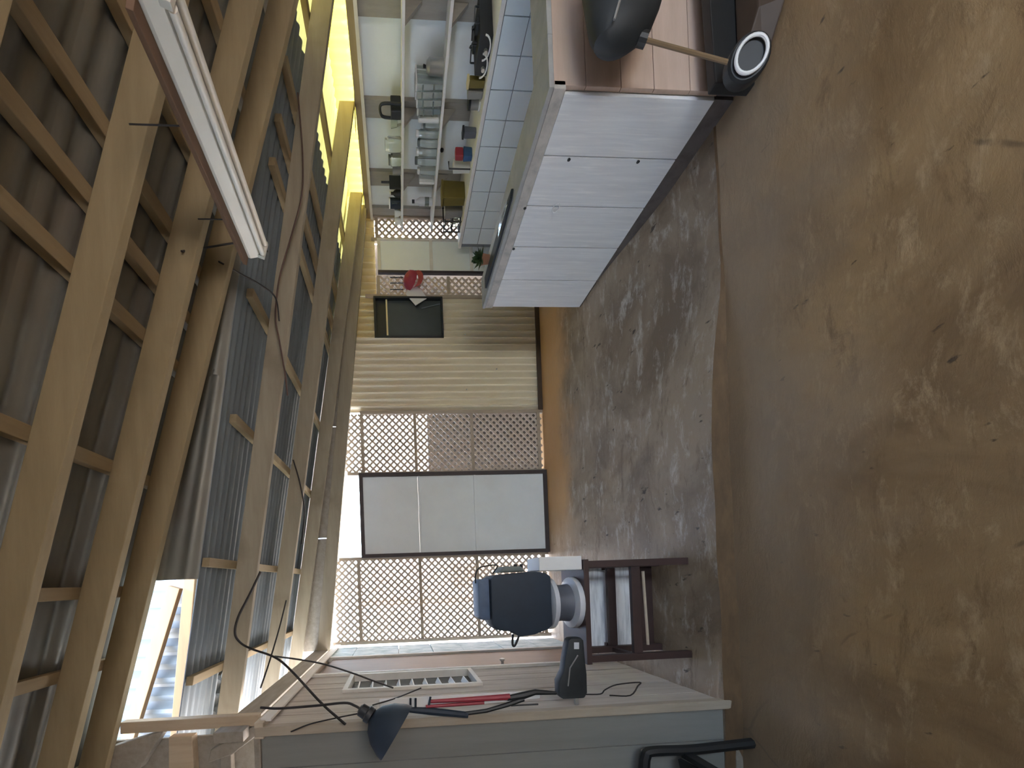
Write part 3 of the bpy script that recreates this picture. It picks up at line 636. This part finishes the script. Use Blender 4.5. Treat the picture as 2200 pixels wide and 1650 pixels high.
MB().lathe([(.045, 0), (.05, .01), (.05, .125)], (4.46, yy, S1), seg=16).build('body', 'navy', t_, smooth=True); MB().lathe([(.051, .126), (.051, .14), (.044, .14), (.044, .127)], (4.46, yy, S1), seg=16).build('rim', 'white', t_)
MB().tube(spline([(4.42, yy-.03, S1+.10), (4.40, yy-.06, S1+.09), (4.40, yy-.06, S1+.04), (4.42, yy-.03, S1+.03)], 5), .007, 6).build('handle', 'navy', t_)
for i, (iy, lb) in enumerate(((450, 'white cup next to the navy mug'), (456, 'white cup at the far end of the upper shelf'))):
    yy = ons(858, iy)+.02+.075*i; MB().lathe([(.025, 0), (.038, .03), (.042, .075), (.037, .075), (.03, .02)], (4.45, yy, S1), seg=14).build('white_cup', 'white', smooth=True, label=lb, cat='cup', group='white cups on the upper shelf')
MB().lathe([(.02, 0), (.018, .012), (.006, .018)], (XR-.001, ons(945, 325)+.12, 1.38), (-1, 0, 0), 12).build('hook_knob', 'black', wr)

# ---- red cap and cloth hanging on the lattice near the kitchen
cp = AY(882, 604, 4.90)
t_ = thing('red_hat', 'red peaked hat hanging on the lattice beside the dark window', 'hat', cp)
MB().lathe([(.10, 0), (.098, .03), (.08, .075), (.045, .10), (.008, .11)], cp+Vector((0, 0, -.02)), (0.1, -.55, .8), 18, .9, 1.1).build('crown', 'red', t_, smooth=True)
b = MB(); pts = [(math.cos(a)*.10, math.sin(a)*.10) for a in [math.pi*i/10 for i in range(11)]] + [(math.cos(a)*.10, .07+math.sin(a)*.10) for a in [math.pi*i/10 for i in range(10, -1, -1)]][1:-1]
b.prism(pts, lambda a, c, d: cp+Vector((a, -.02-c*.35, -.02-c*.8+d)), 0, .006).build('brim', 'red', t_)
t_ = thing('hook_rail', 'short black coat hooks behind the red hat', 'hooks', AY(850, 608, 4.92))
for i, iy in enumerate((596, 608, 622)): MB().tube([AY(838, iy, 4.925), AY(862, iy, 4.915), AY(866, iy, 4.90)], .006, 6).build('hook', 'black', t_)
b = MB(); A = [AY(*p, 4.925) for p in ((880, 606), (905, 622), (918, 640), (893, 656), (872, 632))]
b.add(A+[a+Vector((0, .012, 0)) for a in A], [(0, 1, 2, 3, 4), (9, 8, 7, 6, 5), (0, 5, 6, 1), (1, 6, 7, 2), (2, 7, 8, 3), (3, 8, 9, 4), (4, 9, 5, 0)])
b.build('striped_cloth', 'white', bev=.004, label='crumpled white cloth hanging under the red hat', cat='cloth')

# ---- bench with the dark case
bn = thing('wooden_bench', 'dark brown wooden bench with open frame carrying the navy case', 'bench', (-.24, 2.6, .1))
XA, XB, YA, YC, ZT = -.57, .09, 2.49, 2.83, .815
MB().box(XA-.01, XB+.01, YA-.01, YC+.01, ZT-.035, ZT).build('seat', 'bench_brown', bn, bev=.004)
for x in (XA, XB-.045):
    for yy in (YA, YC-.045): MB().box(x, x+.045, yy, yy+.045, .1, ZT-.036).build('leg', 'bench_brown', bn, bev=.003)
for z in (.46,):
    MB().box(XA+.046, XB-.046, YA+.005, YA+.035, z-.03, z+.03).build('stretcher', 'bench_brown', bn, bev=.003)
    MB().box(XA+.046, XB-.046, YC-.035, YC-.005, z-.03, z+.03).build('stretcher', 'bench_brown', bn, bev=.003)
    for x in (XA+.005, XB-.035): MB().box(x, x+.03, YA+.046, YC-.046, z-.02, z+.02).build('side_rail', 'bench_brown', bn, bev=.003)
MB().tube([(XA+.10, YA-.002, .40), (XB-.08, YA-.002, .415)], .009, 8).build('pale_rod', 'pine_pale', bn)
MB().box(XA+.03, XB-.03, 2.88, 2.90, .225, .76).build('washed_panel', 'white_board', bn, bev=.003)
MB().box(XA+.03, XB-.03, 2.875, 2.90, .1, .22).build('shade_panel', 'bench_brown', bn, bev=.003)  # dark board added for the shade beneath the bench
for x in (XA+.04, XB-.06): MB().box(x, x+.02, 2.842, 2.874, .47, .49).build('panel_cleat', 'bench_brown', bn)
# white drum on its stand
dc = Vector((-.185, 2.64, ZT))
dr = thing('white_drum', 'white spool shaped drum standing on the bench under the navy case', 'drum', dc)
MB().lathe([(.17, 0), (.175, .012), (.172, .035), (.13, .05)], dc, seg=28).build('lower_flange', 'white_drum', dr, smooth=True)
MB().lathe([(.128, .05), (.122, .10), (.128, .15)], dc, seg=28).build('waist', 'drum_dark', dr, smooth=True)
MB().lathe([(.13, .15), (.172, .165), (.175, .195), (.15, .205)], dc, seg=28).build('upper_flange', 'white_drum', dr, smooth=True)
wbx = MB().box(.035, .125, 2.50, 2.74, ZT+.001, ZT+.285)
wbx.build('white_box', 'white', bev=.006, label='upright white box on the bench beside the drum', cat='box')
# navy case
ca = thing('navy_case', 'bulky dark navy case with grey side pocket on the white drum', 'case', (-.16, 2.62, ZT+.206))
Z0 = ZT+.206
out = [(-.345, Z0+.03), (-.32, Z0), (.0, Z0), (.02, Z0+.03), (.035, Z0+.10), (.02, Z0+.37), (-.005, Z0+.40), (-.29, Z0+.40), (-.335, Z0+.37), (-.35, Z0+.27), (-.385, Z0+.22), (-.375, Z0+.12)]
cb = MB().prism(out, lambda a, c, d: (a, d, c), 2.50, 2.76).build('body', 'navy', ca, bev=.02, smooth=True)
MB().prism([(-.27, Z0+.402), (.0, Z0+.402), (-.005, Z0+.46), (-.02, Z0+.475), (-.25, Z0+.475), (-.268, Z0+.46)], lambda a, c, d: (a, d, c), 2.53, 2.73).build('top_lid', 'navy_light', ca, bev=.01, smooth=True)
MB().prism([(.036, Z0+.16), (.07, Z0+.19), (.075, Z0+.30), (.036, Z0+.335)], lambda a, c, d: (a, d, c), 2.52, 2.70).build('side_pocket', 'slate', ca, bev=.01)
MB().tube(spline([(.03, 2.6, Z0+.36), (.085, 2.6, Z0+.33), (.075, 2.6, Z0+.44), (.03, 2.6, Z0+.475), (-.03, 2.6, Z0+.478)], 6), .005, 6).build('strap', 'black', ca, smooth=True)
for z in (Z0+.165, Z0+.205): MB().tube([(.036, 2.6, z), (.088, 2.6, z)], .012, 8).build('buckle', 'black', cb)
MB().tube(spline([(-.375, 2.58, Z0+.245), (-.44, 2.58, Z0+.25), (-.45, 2.58, Z0+.235), (-.38, 2.58, Z0+.20)], 5), .008, 6).build('side_handle', 'black', cb, smooth=True)

# ---- power tool hanging from the plank wall, and the red-shafted tool
to = thing('power_tool', 'black corded power tool with closed handle jutting from the plank wall', 'tool', (-.56, 2.33, .93))
P = lambda x, y: AY(x, y, 2.33)
o2 = [P(*p) for p in ((1196, 1492), (1195, 1462), (1206, 1440), (1208, 1418), (1216, 1374), (1222, 1369), (1243, 1368), (1248, 1374), (1252, 1420), (1255, 1445), (1256, 1485), (1250, 1497), (1205, 1499))]
MB().prism([(p.x, p.z) for p in o2], lambda a, c, d: (a, d, c), 2.29, 2.37).build('body', 'black_soft', to, bev=.014, smooth=True)
h0 = [P(*p) for p in ((1232, 1378), (1232, 1392))]
MB().bar(h0[0]+Vector((0, -.041, 0)), h0[1]+Vector((0, -.041, 0)), .004, .03).build('handle_slot', 'white_drum', to)
MB().tube([P(1235, 1405)+Vector((0, -.042, 0)), P(1218, 1432)+Vector((0, -.042, 0)), P(1214, 1470)+Vector((0, -.042, 0))], .004, 6).build('seam', 'grey_plastic', to)
MB().bar(P(1238, 1495)+Vector((-.05, .0, 0)), P(1238, 1495)+Vector((.0, 0, 0)), .02, .02).build('hanger', 'steel', to)
fc = [AY(x, y, 2.33-.01*i) for i, (x, y) in enumerate(((1256, 1492), (1290, 1491), (1300, 1482), (1325, 1471), (1374, 1466), (1370, 1474), (1354, 1494), (1310, 1494)))]
MB().tube(spline(fc, 4), .0045, 6).build('power_cord', 'wire', to, smooth=True)
rt_ = thing('red_trimmer', 'long red and black shafted tool hanging against white paper on the wall', 'tool', (-.72, 2.26, 1.0))
P = lambda x, y, d=0: AX(x, y, -.735+d)
def strip(nm, m, pts, r): MB().tube([P(*p) for p in pts], r, 8).build(nm, m, rt_, smooth=True)
def stripY(nm, m, pts, r, Y=2.225): MB().tube([AY(*p, Y) for p in pts], r, 8).build(nm, m, rt_, smooth=True)
stripY('red_shaft', 'red', ((925, 1507), (1000, 1503), (1095, 1497)), [.010, .014, .018])
stripY('lower_shaft', 'red', ((915, 1518), (980, 1514), (1040, 1510)), [.009, .010, .009])
stripY('black_grip', 'black', ((1090, 1500), (1125, 1494), (1150, 1487), (1195, 1489)), [.016, .022, .017, .010])
stripY('black_shaft', 'black', ((1000, 1533), (1045, 1527), (1090, 1514), (1125, 1502)), [.012, .012, .014, .014])
stripY('head', 'navy', ((880, 1525), (925, 1528), (1005, 1536)), [.016, .022, .018])
for i, p in enumerate(((882, 1500), (893, 1500), (925, 1497))): stripY('prong', 'navy', ((p[0], p[1]), (p[0]-(6 if i == 2 else 0), p[1]+30)), .006)
stripY('tip', 'black', ((1098, 1516), (1156, 1513)), .005)
a, c_ = AY(818, 1500, 2.234), AY(1190, 1478, 2.234)
pa = [AY(*p, 2.236) for p in ((815, 1502), (1160, 1483), (1160, 1500), (815, 1535))]
MB().add(pa+[p+Vector((0, .003, 0)) for p in pa], [(0, 1, 2, 3), (7, 6, 5, 4), (0, 4, 5, 1), (1, 5, 6, 2), (2, 6, 7, 3), (3, 7, 4, 0)]).build('white_paper', 'white', label='strip of white paper behind the red shafted tool', cat='paper')

# ---- clamp lamp
lc = AY(785, 1535, 2.12)
la = thing('clamp_lamp', 'black cone shaded lamp hanging from a cable at the wall corner', 'lamp', AY(870, 1560, 2.12))
axis = (AY(868, 1583, 2.08)-AY(782, 1528, 2.12)).normalized(); base = AY(772, 1522, 2.12)
MB().lathe([(.018, 0), (.035, .01), (.037, .045), (.045, .05), (.045, .075), (.036, .08)], base, axis, 18).build('socket', 'black', la, smooth=True)
MB().lathe([(.036, .08), (.075, .10), (.118, .145), (.148, .205), (.155, .235), (.147, .235), (.108, .15), (.06, .105)], base, axis, 28).build('shade', 'navy', la, smooth=True)
MB().lathe([(.025, .10), (.045, .15), (.05, .18), (.03, .205), (.005, .21)], base, axis, 18).build('bulb', 'slate', la, smooth=True)
fc = [AY(x, y, Y) for x, y, Y in ((560, 1520, 2.24), (600, 1522, 2.22), (680, 1516, 2.18), (740, 1510, 2.14), (762, 1516, 2.13), (776, 1524, 2.12))]
MB().tube(spline(fc, 5), .007, 8).build('lamp_cable', 'wire', la, smooth=True)

# ---- loose cables
def cable(label, pts, r, m='wire', group='loose electric cables under the roof'):
    MB().tube(spline([AY(*p) for p in pts], 6), r, 6).build('cable', m, smooth=True, label=label, cat='cable', group=group)
cable('thin brown cable running along the first low rafter', [(640, 200, 2.80), (650, 330, 2.80), (648, 420, 2.80), (625, 510, 2.80), (600, 600, 2.80), (592, 680, 2.80), (600, 730, 2.80), (612, 800, 2.80), (618, 850, 2.81)], .006, 'wire_brown')
cable('short dark cable looping from the fluorescent fitting', [(575, 540, 2.27), (520, 522, 2.27), (455, 530, 2.22), (390, 540, 1.98)], .005)
cable('dark cable from the third rafter to the low roof', [(470, 562, 2.26), (520, 590, 2.40), (560, 612, 2.55), (592, 640, 2.7), (600, 690, 2.78)], .005)
cable('dark cable sagging between the low rafters', [(630, 988, 3.70), (645, 1040, 3.72), (654, 1100, 3.74), (648, 1170, 3.74)], .007)
cable('thick cable drooping below the first low rafter', [(560, 1228, 2.82), (535, 1280, 2.80), (512, 1325, 2.78), (505, 1360, 2.76), (516, 1380, 2.74), (540, 1394, 2.70), (590, 1412, 2.6), (625, 1440, 2.5), (690, 1510, 2.3), (742, 1556, 2.2)], .008)
cable('cable crossing from the low roof to the plank wall', [(590, 1410, 2.62), (650, 1418, 2.62), (700, 1428, 2.62), (760, 1447, 2.62), (800, 1462, 2.64), (845, 1478, 2.66)], .006)
cable('cable climbing from the roof edge to the rafters', [(560, 1478, 2.45), (580, 1418, 2.6), (600, 1350, 2.75), (615, 1290, 2.9)], .005)
cable('thin cable crossing below the lamp cable', [(625, 1572, 2.2), (665, 1556, 2.18), (720, 1543, 2.16), (775, 1532, 2.13)], .004)
cable('thin cable from the lamp to the louvre window', [(800, 1515, 2.2), (850, 1500, 2.24), (905, 1478, 2.28)], .004)

# ---- fluorescent fitting under the front rafters
fx = thing('ceiling_light', 'long white fluorescent batten on a brown board under the front rafters', 'light', (1.8, 1.75, 2.7))
pn, pf = AY(338, -36, 1.13), AY(556, 540, 2.24)
dv = (pf-pn).normalized()
sl = Vector((1, 0, -.27)).normalized(); nn = dv.cross(sl).normalized()
if nn.z > 0: nn = -nn
MB().bar(pn - nn*.055 - sl*.035, pf - nn*.055 - sl*.035, .12, .022, nn).build('backing_board', 'lamp_back', fx, bev=.003)
b = MB(); prof = [(-.055, -.045), (.075, -.045), (.075, -.03), (.05, .012), (-.03, .012), (-.055, -.03)]
b.prism(prof, lambda a, c, d: pn + dv*d + sl*a + nn*c, 0, (pf-pn).length); hs = b.build('housing', 'lamp_white', fx, bev=.004)
for off in (-.018, .036): MB().tube([pn+dv*.03+nn*.030+sl*off, pf-dv*.03+nn*.030+sl*off], .014, 12).build('tube', 'tube', hs, smooth=True)
for q in (pn+dv*.012, pf-dv*.012):
    MB().bar(q+sl*-.035+nn*.022, q+sl*.055+nn*.022, .022, .036, nn).build('tube_holder', 'lamp_white', hs, bev=.003)
for f in (.36, .78):
    q = pn.lerp(pf, f) - nn*.067 - sl*.035
    MB().tube([q, (q.x, q.y, zb1(q.x)+.02)], .003, 6).build('hanging_wire', 'wire', fx)

# ---- cart at the bar end, cut by the frame
ct = thing('wheeled_cart', 'black rounded seat on a brown base with a white-ringed wheel, by the bar end', 'cart', (2.8, 1.9, 0))
YQ = 1.86
sec = []
for t, (cx, cz, rx, rz) in enumerate(((2.580, .86, .02, .03), (2.605, .85, .06, .10), (2.675, .82, .09, .155), (2.785, .80, .11, .185), (2.915, .80, .12, .20), (3.05, .80, .12, .20), (3.20, .80, .10, .17), (3.26, .80, .05, .09))):
    sec.append([Vector((cx, YQ+math.cos(a)*rx*1.1, cz+math.sin(a)*rz)) for a in [2*math.pi*j/20 for j in range(20)]])
b = MB(); 
for r_ in sec: b.v += r_
for i in range(len(sec)-1):
    for j in range(20): b.f.append([i*20+j, i*20+(j+1) % 20, (i+1)*20+(j+1) % 20, (i+1)*20+j])
b.f.append(list(range(20))[::-1]); b.f.append([(len(sec)-1)*20+j for j in range(20)])
se = b.build('seat', 'black_soft', ct, smooth=True)
MB().tube(spline([(2.60, YQ-.085, .90), (2.75, YQ-.125, .86), (2.95, YQ-.13, .84), (3.15, YQ-.115, .83)], 5), .006, 6).build('seam', 'grey_plastic', se)
a, c_ = AY(1380, 84, YQ), AY(1572, 136, YQ-.02)
MB().tube([a, c_], .010, 8).build('rod', 'rod', ct); MB().lathe([(.03, -.02), (.03, .02)], a, (c_-a), 12).build('collar', 'black', ct)
hub = AY(1588, 157, 1.88)
wh = MB().lathe([(.085, -.02), (.09, -.01), (.09, .05), (.08, .06)], hub-Vector((0, .03, 0)), (-.40, -.85, .30), 24).build('wheel', 'black', ct, smooth=True)
b = MB(); ax = Vector((-.40, -.85, .30)).normalized(); q1 = ax.orthogonal().normalized(); q2 = ax.cross(q1)
ring = [hub - Vector((0, .03, 0)) + ax*.074 + (q1*math.cos(t)+q2*math.sin(t))*.064 for t in [2*math.pi*i/28 for i in range(29)]]
b.tube(ring, .008, 8, False).build('rim_ring', 'white', wh, smooth=True)
MB().hexa([(2.60, 1.93, .005), (2.80, 1.80, .005), (3.7, 1.80, .005), (3.7, 1.95, .005), (2.60, 1.95, .13), (2.80, 1.84, .11), (3.7, 1.84, .11), (3.7, 1.95, .13)]).build('base', 'dark_brown', ct, bev=.008)
MB().hexa([(2.56, 1.955, .03), (3.7, 1.955, .06), (3.7, 2.01, .06), (2.56, 2.01, .03), (2.56, 1.955, .25), (3.7, 1.955, .285), (3.7, 2.01, .285), (2.56, 2.01, .25)]).build('base_rail', 'black', ct, bev=.006)

# ---- black plastic armchair at the lower left, mostly out of frame
ch = thing('plastic_armchair', 'black plastic armchair by the beige boards, cut off by the frame', 'chair', (-1.22, 1.95, 0)); ch_shift = True
def chb(nm, pts, r, sx=1): MB().tube(spline(pts, 5), r, 8).build(nm, 'black', ch, smooth=True)
MB().grid(8, 8, lambda u, v: (lerp(-1.45, -.98, u), lerp(1.72, 2.18, v), .43-.03*math.sin(u*3.14)-.015*math.sin(v*3.14))).build('seat', 'black', ch, smooth=True, thick=.02)
MB().grid(6, 8, lambda u, v: (-1.46-.10*u-.03*math.sin(v*3.14), lerp(1.72, 2.18, v), lerp(.45, .90, u))).build('backrest', 'black', ch, smooth=True, thick=.02)
for yy in (1.72, 2.18):
    MB().tube(spline([(-1.54, yy, .86), (-1.35, yy, .70), (-1.05, yy, .655), (-.955, yy, .64), (-.93, yy, .60), (-.935, yy, .35), (-.92, yy, .0)], 6), .03, 8).build('arm_leg', 'black', ch, smooth=True)
    MB().tube([(-1.44, yy, .44), (-1.52, yy, .0)], .024, 8).build('leg', 'black', ch, smooth=True)
MB().bar((-.96, 1.72, .40), (-.96, 2.18, .40), .03, .06).build('apron', 'black', ch, bev=.005)

# ---- loose timbers on top of the side room
for i, (pts, Y, m, lb, th) in enumerate((
    (((236, 1606), (352, 1570), (300, 1652), (200, 1690)), 2.336, 'old_timber', 'grey timber block lying on top of the side room', .062),
    (((362, 1584), (412, 1582), (418, 1690), (362, 1690)), 2.335, 'pine_up', 'brown timber stub beside the grey block', .063),
    (((545, 1560), (562, 1572), (498, 1622), (446, 1640), (452, 1612)), 2.33, 'old_timber', 'short timber offcut resting on the beige boarding', .07))):
    A = [AY(*p, Y) for p in pts]; n = len(A)
    MB().prism([(p.x, p.z) for p in A], lambda a, c, d: (a, d, c), Y, Y+th).build('timber_block', m, bev=.005, label=lb, cat='timber', group='offcuts above the side room')

ch.location.x -= .09; ch.location.z += 0
